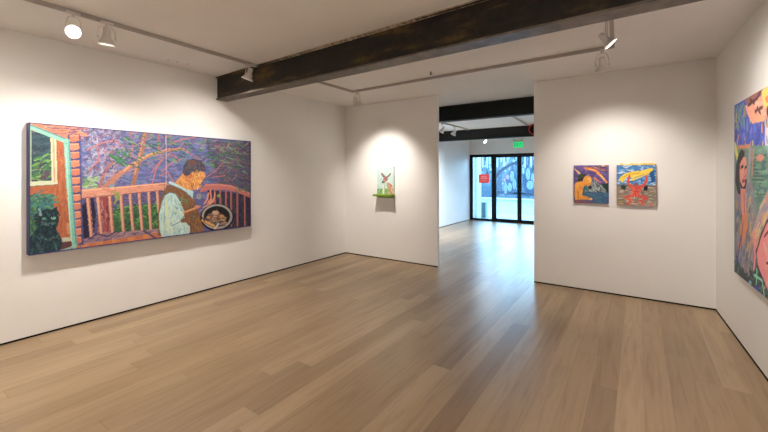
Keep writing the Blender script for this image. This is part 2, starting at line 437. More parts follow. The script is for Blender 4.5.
# ------------------------------------------------------------------ glazed front
fy0, fy1 = YF + .02, YF + .085
bm = bmesh.new()
add_box(bm, XL, XL + .075, fy0, fy1, 0, GT); add_box(bm, GX - .05, GX, fy0, fy1, 0, GT)
add_box(bm, XL + .075, GX - .05, fy0, fy1, GT - .075, GT); add_box(bm, XL + .075, GX - .05, fy0, fy1, 0, .05)
struct('trim_1', bm, M_black, 'black outer frame of the glazed front')
bm = bmesh.new(); add_box(bm, -4.0, -3.935, fy0, fy1, .05, GT - .075); add_box(bm, -2.31, -2.245, fy0, fy1, .05, GT - .075)
struct('trim_2', bm, M_black, 'black mullions of the glazed front')
def pane(name, parent, x0, x1, z0, z1, y):
    return obj(name, box(x0, x1, y, y + .008, z0, z1), M_glass, parent)
def window(n, x0, x1):
    b = bmesh.new(); f = .02
    add_box(b, x0, x0 + f, fy0 + .015, fy1 - .015, .05, GT - .075); add_box(b, x1 - f, x1, fy0 + .015, fy1 - .015, .05, GT - .075)
    add_box(b, x0 + f, x1 - f, fy0 + .015, fy1 - .015, .05, .07); add_box(b, x0 + f, x1 - f, fy0 + .015, fy1 - .015, GT - .095, GT - .075)
    w = struct('window_%d' % n, b, M_black)
    pane('window_pane', w, x0 + f, x1 - f, .07, GT - .095, YF + .05)
window(1, XL + .075, -4.0); window(2, -2.245, GX - .05)
def door(n, x0, x1, handle_x):
    b = bmesh.new(); f = .062
    z0, z1 = .052, GT - .077
    add_box(b, x0, x0 + f, fy0 + .008, fy1 - .008, z0, z1); add_box(b, x1 - f, x1, fy0 + .008, fy1 - .008, z0, z1)
    add_box(b, x0 + f, x1 - f, fy0 + .008, fy1 - .008, z0, z0 + .05); add_box(b, x0 + f, x1 - f, fy0 + .008, fy1 - .008, z1 - .04, z1)
    d = struct('door_%d' % n, b, M_black)
    pane('door_pane', d, x0 + f, x1 - f, z0 + .05, z1 - .04, YF + .05)
    hb = bmesh.new(); s = 1 if handle_x < x0 + .4 else -1
    hx = handle_x
    add_box(hb, hx - .022, hx + .022, fy0 - .012, fy0 + .010, .90, 1.01, bevel=.004)
    add_tube(hb, [(hx, fy0 - .010, .955), (hx, fy0 - .055, .955), (hx + s * .03, fy0 - .062, .955), (hx + s * .15, fy0 - .062, .955)], .014, 10)
    obj('door_handle', hb, M_black, d, smooth=True)
door(1, -3.93, -3.127, -3.158); door(2, -3.123, -2.315, -3.092)

# poster on the left pane
px0, px1, pz0, pz1 = -4.46, -4.11, 1.27, 1.56
t = thing('poster', 'red poster with pale lettering stuck on the left glass pane', 'poster', ((px0 + px1) / 2, YF + .048, pz0))
w2_, hh = (px1 - px0) / 2, pz1 - pz0
obj('sheet', box(-w2_, w2_, -.002, .001, 0, hh), M_poster, t)
bm = bmesh.new()
for (a, b, z, h) in ((-.10, .10, .19, .025), (-.12, .02, .14, .02), (.04, .12, .13, .03), (-.08, .08, .07, .02)):
    add_box(bm, a, b, -.004, -.002, z, z + h)
obj('printed_marks', bm, M_posterw, t)

# exit sign with two lamp heads
t = thing('exit_sign', 'green lit exit sign with twin emergency lamps above the glass doors', 'exit sign', (-3.14, YF, 2.40))
obj('housing', box(-.155, .155, -.05, 0, 0, .20, bevel=.006), M_white, t)
obj('sign_face', box(-.145, .145, -.054, -.0501, .008, .192), M_green_sign, t)
bm = bmesh.new()
def letter(ch, x, w=.045, h=.10, z=.05, s=.013):
    y0, y1 = -.057, -.0541
    if ch == 'E':
        add_box(bm, x, x + s, y0, y1, z, z + h)
        for k in (0, (h - s) / 2, h - s): add_box(bm, x + s, x + w, y0, y1, z + k, z + k + s)
    if ch == 'I': add_box(bm, x + w / 2 - s / 2, x + w / 2 + s / 2, y0, y1, z, z + h)
    if ch == 'T':
        add_box(bm, x, x + w, y0, y1, z + h - s, z + h); add_box(bm, x + w / 2 - s / 2, x + w / 2 + s / 2, y0, y1, z, z + h - s)
    if ch == 'X':
        for sg in (-1, 1):
            L = math.hypot(w - s, h) / 2
            add_box(bm, -s / 2, s / 2, y0, y1, -L, L, M=Matrix.Translation((x + w / 2, 0, z + h / 2)) @ Matrix.Rotation(sg * math.atan2(w - s, h), 4, 'Y'))
for i, ch in enumerate('EXIT'): letter(ch, -.115 + i * .061)
o = obj('lettering', bm, M_signtext, t); o['label'] = 'the word EXIT'
obj('lamp_bar', box(-.15, .15, -.045, -.005, .2001, .235, bevel=.004), M_white, t)
for s in (-1, 1):
    M = Matrix.Translation((s * .115, -.045, .255)) @ Matrix.Rotation(math.radians(65), 4, 'X')
    obj('lamp_head', add_lathe(bmesh.new(), [(0, -.03), (.03, -.03), (.042, .02), (.036, .03), (0, .025)], 16, M), M_white, t, smooth=True)

# ------------------------------------------------------------------ painter for the canvases
def homography(src, dst):
    A = []
    for (x, y), (u, v) in zip(src, dst):
        A.append([x, y, 1, 0, 0, 0, -u * x, -u * y]); A.append([0, 0, 0, x, y, 1, -v * x, -v * y])
    b = np.array(dst, float).reshape(-1)
    return np.append(np.linalg.solve(np.array(A, float), b), 1).reshape(3, 3)

class Art:
    gain = 0.80; sat = 0.9
    """small raster the brush strokes are laid on; sketch coordinates of the study are mapped onto the canvas"""
    def __init__(s, W, Hh, quad, span=1.0, ground=(128, 128, 128)):
        s.W, s.H = W, Hh
        s.Hm = homography(quad, [(0, 0), (W / span, 0), (W / span, Hh), (0, Hh)])
        s.im = np.zeros((Hh, W, 3)); s.im[:] = ground
        s.yy, s.xx = np.mgrid[0:Hh, 0:W] + 0.5
        s.k = W / span / (abs(quad[1][0] - quad[0][0]))       # rough px per sketch unit
    def P(s, pts):
        p = np.array([(x, y, 1) for x, y in pts], float) @ s.Hm.T
        return p[:, :2] / p[:, 2:3]
    def put(s, sl, mask, col, a=1.0, jit=0.0):
        sub = s.im[sl]
        c = np.array(col, float)
        if jit:
            c = c + rng.normal(0, jit, size=(int(mask.sum()), 1)) + rng.normal(0, jit * .5, size=(int(mask.sum()), 3))
        sub[mask] = sub[mask] * (1 - a) + c * a
    def slc(s, p, m=0):
        x0, x1 = max(0, int(p[:, 0].min() - m)), min(s.W, int(p[:, 0].max() + m) + 2)
        y0, y1 = max(0, int(p[:, 1].min() - m)), min(s.H, int(p[:, 1].max() + m) + 2)
        return (slice(y0, max(y0, y1)), slice(x0, max(x0, x1)))
    def pmask(s, p, sl):
        X, Y = s.xx[sl], s.yy[sl]; inside = np.zeros(X.shape, bool)
        n = len(p)
        for i in range(n):
            x0, y0 = p[i]; x1, y1 = p[(i + 1) % n]
            if y0 == y1: continue
            c = ((Y > min(y0, y1)) & (Y <= max(y0, y1)) & (X < (x1 - x0) * (Y - y0) / (y1 - y0) + x0))
            inside ^= c
        return inside
    def poly(s, pts, col, a=1.0, jit=7):
        p = s.P(pts); sl = s.slc(p); s.put(sl, s.pmask(p, sl), col, a, jit)
    def ell(s, cx, cy, rx, ry, col, rot=0, a=1.0, jit=7):
        r = math.radians(rot)
        s.poly([(cx + rx * math.cos(k) * math.cos(r) - ry * math.sin(k) * math.sin(r), cy + rx * math.cos(k) * math.sin(r) + ry * math.sin(k) * math.cos(r)) for k in np.linspace(0, 2 * PI, 28, endpoint=False)], col, a, jit)
    def line(s, pts, w, col, a=1.0, jit=6, w1=None):
        p = s.P(pts); w = w * s.k / 2; w1 = w if w1 is None else w1 * s.k / 2
        n = len(p) - 1
        for i in range(n):
            q = p[i:i + 2]; sl = s.slc(q, max(w, w1) + 1)
            X, Y = s.xx[sl], s.yy[sl]
            if X.size == 0: continue
            d = q[1] - q[0]; L2 = max(1e-6, d @ d)
            tt = np.clip(((X - q[0, 0]) * d[0] + (Y - q[0, 1]) * d[1]) / L2, 0, 1)
            ww = np.maximum(0.55, w + (w1 - w) * (i + tt) / n)
            s.put(sl, np.hypot(X - q[0, 0] - tt * d[0], Y - q[0, 1] - tt * d[1]) <= ww, col, a, jit)
    def dabs(s, region, n, cols, L=(2, 5), w=(.5, 1.3), ang=(0, 180), a=.8, curve=0.0):
        """n short brush strokes of mixed colours inside a sketch polygon"""
        R = np.array(region, float); x0, y0 = R.min(0); x1, y1 = R.max(0)
        done = 0; tries = 0
        while done < n and tries < n * 12:
            tries += 1
            x, y = rng.uniform(x0, x1), rng.uniform(y0, y1)
            ins = False
            for i in range(len(R)):
                (ax, ay), (bx, by) = R[i], R[(i + 1) % len(R)]
                if (ay > y) != (by > y) and x < (bx - ax) * (y - ay) / (by - ay) + ax: ins = not ins
            if not ins: continue
            done += 1
            th = math.radians(rng.uniform(*ang)); l = rng.uniform(*L)
            c = cols[rng.integers(len(cols))]
            m = (x + l * .5 * math.cos(th + curve), y + l * .5 * math.sin(th + curve))
            e = (m[0] + l * .5 * math.cos(th - curve), m[1] + l * .5 * math.sin(th - curve))
            s.line([(x, y), m, e], rng.uniform(*w), c, a, 8)
    def face(s, name, parent, width, height, u0=0.0, u1=1.0, M=None, mat=None):
        """grid mesh in the local XZ plane facing -Y carrying the painted colours of columns u0..u1"""
        i0, i1 = int(round(u0 * s.W)), int(round(u1 * s.W))
        im = s.im[:, i0:i1]; h, w = im.shape[:2]
        xs = (np.arange(w + 0) / (w - 1) - 0.5) * width; zs = (1 - np.arange(h) / (h - 1)) * height
        co = np.zeros((h, w, 3)); co[..., 0] = xs[None]; co[..., 2] = zs[:, None]
        me = bpy.data.meshes.new(name)
        idx = np.arange(h * w).reshape(h, w)
        q = np.stack([idx[1:, :-1], idx[1:, 1:], idx[:-1, 1:], idx[:-1, :-1]], -1).reshape(-1, 4)
        me.from_pydata(co.reshape(-1, 3).tolist(), [], q.tolist())
        ca = me.color_attributes.new('paint', 'FLOAT_COLOR', 'POINT')
        L = srgb(np.clip(im, 0, 255)).reshape(-1, 3)
        lum = L @ np.array([[.25], [.6], [.15]])
        L = np.clip((lum + (L - lum) * s.sat) * s.gain, 0, .9)
        ca.data.foreach_set('color', np.concatenate([L, np.ones((len(L), 1))], 1).astype(np.float32).ravel())
        me.materials.append(mat or M_paint)
        o = bpy.data.objects.new(name, me); C.objects.link(o); o.parent = parent
        if M is not None: o.matrix_local = M
        return o

# ---- large diptych on the left wall
A = Art(520, 268, [(29.6, 122.2), (250.8, 141.2), (249.9, 227.6), (29.9, 253.8)], ground=(92, 96, 158))
ALL = [(29, 121), (252, 140), (252, 229), (29, 255)]
sky = [(80, 126), (251, 141), (250, 200), (80, 200)]
A.dabs(sky, 1500, [(92, 110, 178), (108, 124, 196), (80, 90, 146), (112, 112, 172), (128, 122, 166), (74, 104, 150), (132, 128, 180), (88, 132, 160)], (3, 8), (.8, 2.2), (-20, 30), .7)
A.dabs([(82, 128), (118, 131), (116, 185), (82, 190)], 420, [(150, 144, 186), (168, 156, 186), (150, 104, 130), (110, 130, 172), (128, 92, 116), (86, 80, 118), (134, 160, 184), (176, 170, 200)], (3, 7), (.7, 1.6), (-90, 90), .8, .7)
A.poly([(205, 141), (251, 143), (250, 195), (222, 187), (212, 165)], (84, 76, 106), .65)
A.dabs([(200, 139), (251, 143), (250, 192), (215, 185)], 420, [(70, 62, 92), (104, 88, 120), (64, 84, 76), (118, 86, 96), (92, 100, 130), (84, 110, 84), (150, 104, 104)], (3, 7), (.6, 1.5), (-10, 50), .75)
# greenery and ground behind the rail
A.poly([(82, 196), (168, 190), (168, 236), (82, 244)], (84, 82, 132))
A.dabs([(82, 197), (168, 190), (168, 215), (82, 220)], 200, [(96, 92, 150), (72, 70, 116), (120, 98, 140)], (3, 6), (.8, 1.8), (-30, 30), .8)
A.poly([(104, 212), (122, 207), (140, 204), (156, 205), (160, 232), (100, 236)], (52, 104, 58))
A.dabs([(100, 206), (160, 203), (160, 231), (100, 236)], 260, [(60, 140, 60), (36, 84, 50), (110, 170, 70), (44, 110, 70), (24, 60, 50)], (2, 4), (.7, 1.4), (-80, 80), .85)
A.poly([(97, 196), (108, 195), (112, 233), (96, 236)], (150, 62, 70))
A.dabs([(97, 196), (108, 195), (112, 233), (96, 236)], 60, [(190, 100, 100), (110, 40, 60), (205, 130, 120)], (3, 7), (.6, 1.2), (60, 100), .8)
A.poly([(81, 205), (92, 196), (95, 214), (92, 238), (83, 240)], (36, 32, 64))
A.dabs([(81, 178), (95, 176), (96, 190), (82, 192)], 60, [(120, 170, 80), (90, 140, 80), (160, 200, 130)], (2, 5), (.7, 1.3), (-40, 20), .9)
A.poly([(206, 190), (251, 196), (250, 229), (206, 230)], (58, 46, 82))
A.dabs([(206, 192), (251, 198), (250, 228), (206, 229)], 130, [(44, 70, 62), (70, 50, 100), (52, 90, 66), (40, 34, 60)], (3, 6), (.8, 1.8), (60, 110), .85)
# trees
A.line([(144, 132), (140, 150), (134, 174), (130, 190)], 5.2, (168, 110, 84), w1=4.2)
A.line([(143, 132), (139, 150), (133, 174)], 1.6, (206, 140, 96))
A.line([(110, 182), (116, 176), (130, 165), (146, 156), (164, 150.5), (182, 149)], 4.6, (196, 124, 82), w1=2.8)
A.line([(112, 179), (131, 163.5), (147, 154.6), (168, 148.6)], 1.2, (232, 168, 116))
A.line([(102, 188), (112, 178), (120, 172)], 4, (190, 120, 96))
A.line([(98, 188), (104, 170), (112, 162)], 2.2, (170, 104, 96))
A.line([(157, 133), (157, 150)], 1.5, (180, 110, 110)); A.line([(129, 130), (131, 150), (128, 160)], 1.2, (170, 110, 100))
for pts in ([(150, 172), (158, 162), (168, 154), (176, 158)], [(160, 172), (170, 163), (180, 159)], [(168, 144), (182, 139), (196, 137)], [(182, 149), (190, 155), (198, 158)], [(172, 182), (166, 172), (158, 176)],
            [(86, 150), (100, 143), (114, 140)], [(88, 170), (98, 160), (96, 148)], [(114, 140), (124, 150), (134, 158)], [(204, 178), (214, 172), (222, 163)], [(210, 178), (224, 176)], [(150, 186), (154, 170), (160, 160)]):
    A.line(pts, 1.3, (205, 112, 104), .9)
A.dabs([(100, 130), (250, 142), (250, 182), (205, 182), (172, 160), (100, 180)], 230, [(196, 124, 116), (170, 100, 104), (206, 150, 126), (140, 92, 124), (70, 66, 110)], (3, 9), (.45, .9), (-60, 20), .8, .3)
A.dabs([(120, 132), (250, 143), (250, 175), (180, 160), (120, 170)], 150, [(54, 120, 80), (84, 150, 100), (40, 96, 84), (120, 160, 110)], (2.5, 6), (.8, 1.7), (0, 40), .9)
A.dabs([(108, 148), (128, 150), (126, 168), (108, 166)], 18, [(30, 110, 60), (44, 130, 70)], (3, 7), (1.0, 2.0), (20, 40), .95)
# rail and balusters
def wood(pts, w, c=(212, 142, 108), hi=(234, 174, 134), sh=(120, 70, 92)):
    A.line(pts, w, c); A.line([(x + w * .42, y) for x, y in pts], .8, sh, .8); A.line([(x - w * .2, y) for x, y in pts], .9, hi, .7)
for x0, x1, y0, y1 in ((87, 91, 197, 239), (97, 100.5, 197, 234), (108.5, 111.5, 196, 235), (119.5, 122, 195, 232), (128.5, 131.5, 195, 232), (137.5, 140.5, 194, 231), (147, 149, 193, 229), (155.5, 157, 192, 212)):
    wood([(x0, y0), (x1, y1)], 3.2)
A.poly([(81, 189), (120, 186.3), (166, 182.5), (163, 190.6), (120, 194.6), (81, 198.5)], (218, 146, 112))
A.line([(81, 190), (120, 187.2), (164, 183.6)], 1.3, (244, 172, 130)); A.line([(81, 197.8), (120, 194.2), (160, 190.4)], .9, (150, 78, 84))
A.dabs([(82, 190), (164, 184), (162, 190), (82, 197)], 60, [(236, 160, 120), (206, 120, 92), (226, 130, 110)], (4, 9), (.5, 1), (-10, 0), .7)
for x in (213.5, 219, 224.8, 230, 236.3, 243.8):
    A.line([(x, 190), (x, 227)], 2.5, (176, 92, 82)); A.line([(x - .5, 191), (x - .5, 226)], .8, (206, 120, 100))
A.poly([(198, 191), (204, 184.4), (216, 184), (230, 185.6), (240, 189.5), (251, 194), (251, 199.5), (236, 193.2), (224, 190.2), (208, 190.2), (199, 193)], (206, 112, 104))
A.line([(204, 185.6), (218, 185.2), (230, 187), (250, 195)], 1.2, (230, 146, 128))
A.dabs([(234, 184), (246, 186), (244, 192), (234, 192)], 16, [(90, 150, 90), (60, 120, 76)], (2, 5), (.7, 1.2), (-40, 60), .9)
A.line([(112, 191), (117, 197), (113, 203)], 1.8, (150, 150, 60)); A.ell(116, 196, 3, 4, (140, 150, 70))
# deck
A.poly([(76, 240), (100, 233), (130, 231), (166, 229), (166, 240), (74, 252)], (150, 110, 130))
A.dabs([(76, 240), (110, 232), (166, 229), (166, 236), (76, 246)], 130, [(170, 130, 140), (120, 96, 130), (190, 150, 150), (96, 84, 120)], (3, 7), (.6, 1.2), (-20, 0), .8)
for k in range(12):
    x = 72.5 + k * 7.6; y = 247.3 - k * 1.12
    A.poly([(x, y - 2.4), (x + 6.8, y - 3.6), (x + 6.8, y + 1.4), (x, y + 2.6)], (226, 130, 42) if k % 2 else (212, 112, 36))
A.line([(70, 251.2), (110, 244.6), (165, 239.0)], 2.2, (70, 60, 120))
A.line([(88, 238), (96, 233), (106, 236), (114, 231)], 1.2, (70, 60, 100)); A.line([(142, 231), (150, 236), (157, 240)], 1.6, (80, 70, 110))
# house wall, log ends and the door
A.poly([(31, 122), (80, 127), (80, 243), (30, 254)], (206, 122, 86))
A.dabs([(31, 122), (80, 127), (79, 140), (68, 138)], 90, [(226, 146, 110), (190, 106, 76), (150, 96, 110), (214, 130, 92)], (4, 9), (.7, 1.5), (0, 12), .8)
A.line([(48, 127.5), (78, 129.5)], .9, (120, 84, 110)); A.line([(46, 132), (60, 134), (78, 131)], .7, (90, 80, 130), .7)
for k in range(13):
    y = 134.5 + k * 8.4
    x0, x1 = 69 + k * .45, 78 + k * .2
    A.poly([(x0 - 1.5, y), (x1 + 1.5, y), (x1 + 2, y + 8.6), (x0 - 1, y + 8.6)], (70, 74, 128))
    A.poly([(x0, y + .6), (x1, y + .2), (x1 + .6, y + 6), (x0 + 3, y + 7.6), (x0 + .2, y + 6.6)], (222, 128, 84) if k % 2 else (208, 112, 76))
    A.line([(x0 + .6, y + 1.4), (x1 - .6, y + 1.1)], .9, (240, 160, 116))
A.poly([(30, 126), (66, 141), (71, 244), (30, 254)], (188, 98, 46))
A.dabs([(54, 142), (66, 146), (69, 236), (58, 238)], 60, [(204, 112, 50), (168, 84, 44), (178, 96, 60)], (4, 9), (.8, 1.6), (80, 95), .7)
A.poly([(31, 130), (51, 137), (52.5, 182), (31, 183)], (44, 72, 84))
A.dabs([(32, 131), (50, 138), (51, 160), (32, 160)], 60, [(36, 80, 90), (60, 84, 104), (40, 60, 76)], (4, 8), (1, 2), (-30, 30), .8)
A.dabs([(32, 158), (50, 150), (51, 180), (32, 181)], 70, [(96, 160, 60), (60, 120, 66), (120, 180, 80), (56, 86, 110), (100, 70, 90)], (4, 8), (1, 2.2), (-45, 5), .9)
A.line([(31.2, 128), (31.2, 183)], 1.7, (150, 180, 140)); A.poly([(50.5, 137.5), (56, 139.5), (57.4, 184), (52, 182)], (222, 206, 158))
A.line([(53.4, 139), (54.6, 182)], 1, (190, 150, 120)); A.poly([(30, 181), (52, 180), (57.5, 183.6), (30, 185.6)], (206, 214, 178)); A.line([(30, 185.8), (57, 184)], .7, (120, 110, 80))
A.line([(30, 126.4), (45, 132.4), (66, 141.2)], 4.2, (124, 200, 176)); A.line([(30, 124.6), (46, 131), (67, 139.4)], 1.1, (64, 140, 150))
A.line([(66.4, 141), (68.8, 185), (71.5, 216), (73.6, 245)], 4.4, (116, 194, 170)); A.line([(68.6, 142), (71.2, 185), (75.6, 242)], 1.2, (70, 150, 170)); A.line([(65.4, 146), (69.2, 216), (71.6, 244)], .8, (160, 224, 190))
A.poly([(30, 194), (53, 193), (55, 226), (57, 251), (30, 254)], (44, 112, 100))
A.dabs([(30, 194), (53, 193), (55, 215), (30, 225)], 90, [(60, 140, 120), (36, 90, 96), (80, 150, 110), (50, 120, 140), (120, 150, 90)], (3, 7), (.8, 1.8), (-40, 20), .8)
A.dabs([(30, 205), (37, 205), (37, 235), (30, 240)], 30, [(90, 140, 60), (60, 110, 60)], (2, 4), (.8, 1.4), (60, 110), .9)
A.poly([(59, 237), (71, 235.5), (71, 240), (60, 241)], (196, 196, 170)); A.poly([(60, 241), (71, 240), (72, 247), (60, 250)], (104, 60, 60)); A.line([(67.5, 223), (68.5, 232)], 2.2, (206, 140, 96))
A.line([(60, 249.5), (70, 246.5), (74, 244)], 1.8, (150, 190, 170))
# black cat
A.ell(46, 241, 16, 14, (28, 58, 66)); A.poly([(33, 252), (32, 234), (38, 226), (56, 226), (60, 240), (59, 250)], (30, 60, 68))
A.ell(47.5, 219, 11.5, 11, (26, 52, 60)); A.poly([(37.5, 216), (38.4, 205.5), (46, 211)], (24, 50, 58)); A.poly([(50, 210), (57, 205.5), (58, 216)], (24, 50, 58))
A.line([(39.8, 208), (41, 214)], 2, (120, 160, 166)); A.ell(53.5, 217, 2.6, 1.5, (110, 190, 160)); A.ell(44.5, 217.5, 2.0, 1.3, (80, 150, 130))
A.line([(42, 222), (48, 223.5), (54, 222)], 2.4, (92, 130, 132), .8); A.line([(42, 236), (50, 238), (57, 234)], 2.4, (84, 124, 124), .8); A.line([(38, 240), (42, 251)], 1.6, (60, 100, 104), .8); A.line([(55, 242), (57, 249)], 1.6, (76, 116, 116), .8)
A.dabs([(34, 210), (58, 210), (60, 250), (32, 252)], 150, [(20, 40, 50), (44, 84, 92), (36, 70, 84), (56, 104, 108), (16, 34, 44)], (2, 5), (.5, 1.2), (40, 130), .7)
# figure on the deck
A.poly([(156, 236), (156, 214), (158, 199), (162, 190), (169, 183.5), (181, 188), (191, 196), (196, 209), (203, 233), (186, 235)], (136, 88, 46))
A.dabs([(160, 192), (170, 186), (190, 198), (202, 232), (188, 234), (182, 205)], 90, [(160, 104, 48), (116, 76, 50), (96, 96, 90), (174, 116, 56)], (3, 6), (.7, 1.5), (40, 110), .8)
A.poly([(160, 203), (163, 195.5), (168, 192.6), (174, 194), (178, 200), (180.5, 207), (183, 212), (182, 218), (177, 223), (184, 223), (188, 227), (188, 233), (178, 236.5), (160, 238), (157.5, 230), (157, 214)], (176, 214, 208))
A.dabs([(160, 200), (168, 194), (178, 203), (182, 214), (176, 224), (186, 226), (186, 234), (160, 237), (158, 220)], 130, [(206, 232, 222), (150, 198, 204), (190, 222, 190), (120, 180, 196), (214, 226, 190)], (3, 7), (.7, 1.6), (50, 120), .75)
A.line([(165, 199), (165, 216), (166, 234)], 1.8, (214, 220, 160)); A.line([(160, 202), (162.5, 196), (168, 192.6), (174, 194), (179, 202)], .8, (70, 120, 150)); A.line([(182.5, 216), (177, 223), (170, 226)], .9, (80, 140, 160))
A.line([(168.5, 182.8), (178, 187), (186, 191.5)], 3.0, (178, 216, 222)); A.poly([(184, 188), (192, 192), (191, 199), (186, 195)], (170, 214, 216)); A.line([(168, 184.5), (180, 189.6), (190, 198)], .8, (70, 110, 130))
A.poly([(173, 183), (180, 175), (186, 171), (196, 170), (203, 172.5), (204.5, 176), (201, 181), (200, 186), (194, 190.5), (187, 190), (180, 187)], (232, 150, 44))
A.dabs([(174, 183), (184, 173), (202, 173), (200, 186), (190, 190)], 90, [(244, 176, 60), (214, 122, 40), (206, 110, 70), (250, 200, 96), (168, 92, 60)], (1.5, 4), (.6, 1.4), (20, 110), .85)
A.poly([(181.5, 173), (182, 166), (186, 160.5), (192, 158.6), (199, 160.5), (203.5, 166), (204, 171), (197, 169.5), (191, 172), (187, 176), (183, 176)], (78, 72, 88))
A.dabs([(182, 172), (186, 161), (198, 160), (203, 169), (190, 172)], 70, [(104, 72, 72), (62, 60, 84), (120, 88, 84), (84, 100, 110)], (2, 4), (.6, 1.1), (20, 120), .85)
A.ell(191, 163, 4.5, 2.6, (120, 76, 72), 10); A.line([(196, 171), (202, 171.5)], .9, (70, 40, 50)); A.ell(188.5, 177, 1.6, 2.4, (206, 110, 56)); A.line([(198, 186), (203, 180)], 1.0, (120, 60, 90))
A.line([(182, 213), (190, 210), (198, 207)], 2.2, (226, 150, 90)); A.line([(182.5, 214), (192, 211)], .7, (150, 80, 60)); A.ell(195, 207.5, 2.2, 1.8, (236, 140, 96))
A.dabs([(178, 196), (186, 196), (186, 206), (178, 206)], 20, [(140, 150, 80), (110, 130, 70)], (1.5, 3), (.6, 1.2), (0, 180), .9)
for pts in ([(203, 204), (206, 200), (207, 194)], [(206, 204), (210, 199), (209, 191)], [(208, 204), (213, 199), (213.5, 194)], [(202, 208), (207, 206), (213, 201)]):
    A.line(pts, 2.2, (238, 150, 116)); A.line([(x + .7, y + .5) for x, y in pts], .6, (170, 70, 90))
A.ell(197.5, 197, 2.6, 2.8, (150, 150, 150)); A.ell(217.5, 196.5, 1.8, 1.6, (140, 180, 60)); A.line([(198, 212), (204, 208)], 2.0, (150, 120, 140))
# pan of food
A.ell(215.5, 218.2, 17, 14, (24, 22, 24)); A.ell(215.5, 217.4, 15.6, 12.6, (170, 166, 160)); A.ell(215.3, 217.4, 13.4, 10.6, (30, 27, 30))
A.ell(214.0, 220.4, 10.6, 7.6, (96, 84, 84))
A.dabs([(205, 216), (214, 212), (224, 216), (224, 224), (214, 228), (205, 224)], 80, [(206, 150, 120), (150, 110, 110), (220, 170, 90), (120, 120, 130), (90, 70, 70), (200, 120, 60)], (1.5, 3.5), (.6, 1.4), (-30, 60), .9)
A.ell(214, 213.4, 3.4, 2.2, (214, 170, 130)); A.ell(220.5, 217, 2.2, 1.3, (222, 150, 60)); A.ell(207, 218, 2, 1.2, (222, 140, 60))
A.line([(201, 221), (206, 224), (212, 226.5)], 3.2, (236, 168, 48), w1=2.4); A.line([(201, 222.4), (212, 228)], .8, (150, 90, 30)); A.line([(213, 229.5), (217, 224.5)], 1.8, (214, 206, 196))
A.line([(199, 216), (203, 222)], 1.2, (60, 50, 60))
A.dabs([(82, 130), (250, 143), (250, 226), (82, 246)], 420, [(56, 52, 92), (70, 60, 100), (40, 50, 80), (196, 176, 180), (120, 140, 180)], (1.5, 4.5), (.3, .55), (-70, 70), .38, .4)
A.dabs([(30, 126), (80, 128), (80, 244), (30, 252)], 110, [(60, 60, 100), (230, 170, 130), (90, 60, 60)], (1.5, 4), (.3, .5), (-40, 90), .35)
A.gain = .78; A.sat = .80
A.line([(164.6, 134), (164.6, 184)], .9, (206, 176, 190), .75)
for pts, c in (([(29.6, 122.6), (250.8, 141.6)], (62, 52, 116)), ([(249.9, 141), (249.2, 228)], (58, 50, 96)), ([(29.9, 253.2), (120, 242.6), (249.9, 227.2)], (66, 62, 128)), ([(30.0, 122), (30.3, 254)], (44, 44, 104))):
    A.line(pts, 1.2, c)
xw = XL
pd = 0.100; y0p, y1p, z0p, z1p = 0.995, 3.392, 0.795, 2.037
t = thing('diptych_painting', 'large wide two panel painting of a seated person on a deck, left wall', 'painting', (xw, (y0p + y1p) / 2, z0p))
Lp = y1p - y0p; hp = z1p - z0p
obj('hanging_cleat', box(0, .0085, -Lp * .42, Lp * .42, hp * .82, hp * .88), M_edge, t)
for k in (0, 1):
    ya = -Lp / 2 + k * Lp / 2 + (0.0004 if k else 0); yb = ya + Lp / 2 - 0.0004
    pn = obj('panel', box(.008, pd - .002, ya, yb, 0, hp, bevel=.002), M_navy, t)
    pn['label'] = ('left panel with cat, door and railing', 'right panel with seated figure and pan')[k]
    A.face('painted_face', pn, yb - ya - .0006, hp - .004, k * .5, k * .5 + .5, Matrix.Translation((pd, (ya + yb) / 2, .002)) @ Matrix.Rotation(PI / 2, 4, 'Z'))

# ---- the deer canvas on its green shelf
D = Art(100, 150, [(88, 52), (208, 50), (210, 255), (85, 255)], ground=(206, 236, 230))
D.dabs([(85, 50), (210, 50), (210, 200), (85, 200)], 160, [(196, 232, 228), (222, 244, 238), (180, 222, 222), (232, 246, 236)], (10, 26), (4, 9), (-60, 60), .7)
D.poly([(85, 222), (120, 212), (150, 220), (210, 205), (212, 256), (84, 256)], (140, 196, 120))
D.dabs([(85, 216), (210, 210), (211, 254), (85, 254)], 90, [(110, 176, 90), (160, 210, 130), (84, 150, 84), (196, 226, 170)], (8, 20), (2, 5), (-80, -40), .8)
D.poly([(160, 165), (182, 172), (198, 184), (206, 206), (208, 255), (172, 255), (170, 220), (160, 190)], (206, 150, 110))
D.dabs([(165, 172), (195, 186), (206, 210), (206, 252), (174, 252), (168, 200)], 60, [(232, 200, 160), (176, 110, 90), (240, 222, 200), (220, 150, 90)], (4, 10), (3, 6), (60, 120), .85)
D.poly([(127, 182), (140, 184), (141, 255), (127, 255)], (238, 240, 228)); D.line([(141, 186), (143, 254)], 3, (150, 170, 130))
D.poly([(116, 98), (126, 98), (146, 120), (140, 132), (124, 122)], (112, 78, 84)); D.poly([(121, 103), (140, 121), (128, 119)], (206, 150, 150))
D.poly([(186, 96), (190, 104), (180, 122), (164, 130), (160, 122)], (112, 78, 84)); D.poly([(183, 104), (177, 119), (166, 124)], (214, 160, 156))
D.ell(150, 140, 17, 19, (176, 124, 116)); D.poly([(134, 140), (158, 152), (146, 172), (126, 172), (124, 164)], (186, 140, 132)); D.ell(130, 165, 9, 7, (84, 66, 80)); D.ell(143, 139, 4, 4, (40, 28, 36)); D.ell(161, 140, 3, 4, (40, 28, 36))
D.dabs([(138, 124), (164, 124), (166, 158), (134, 160)], 30, [(196, 140, 124), (150, 100, 104), (212, 166, 150)], (4, 9), (2, 4), (50, 130), .7)
dx0, dx1, dz0, dz1 = -3.985, -3.622, 1.193, 1.70
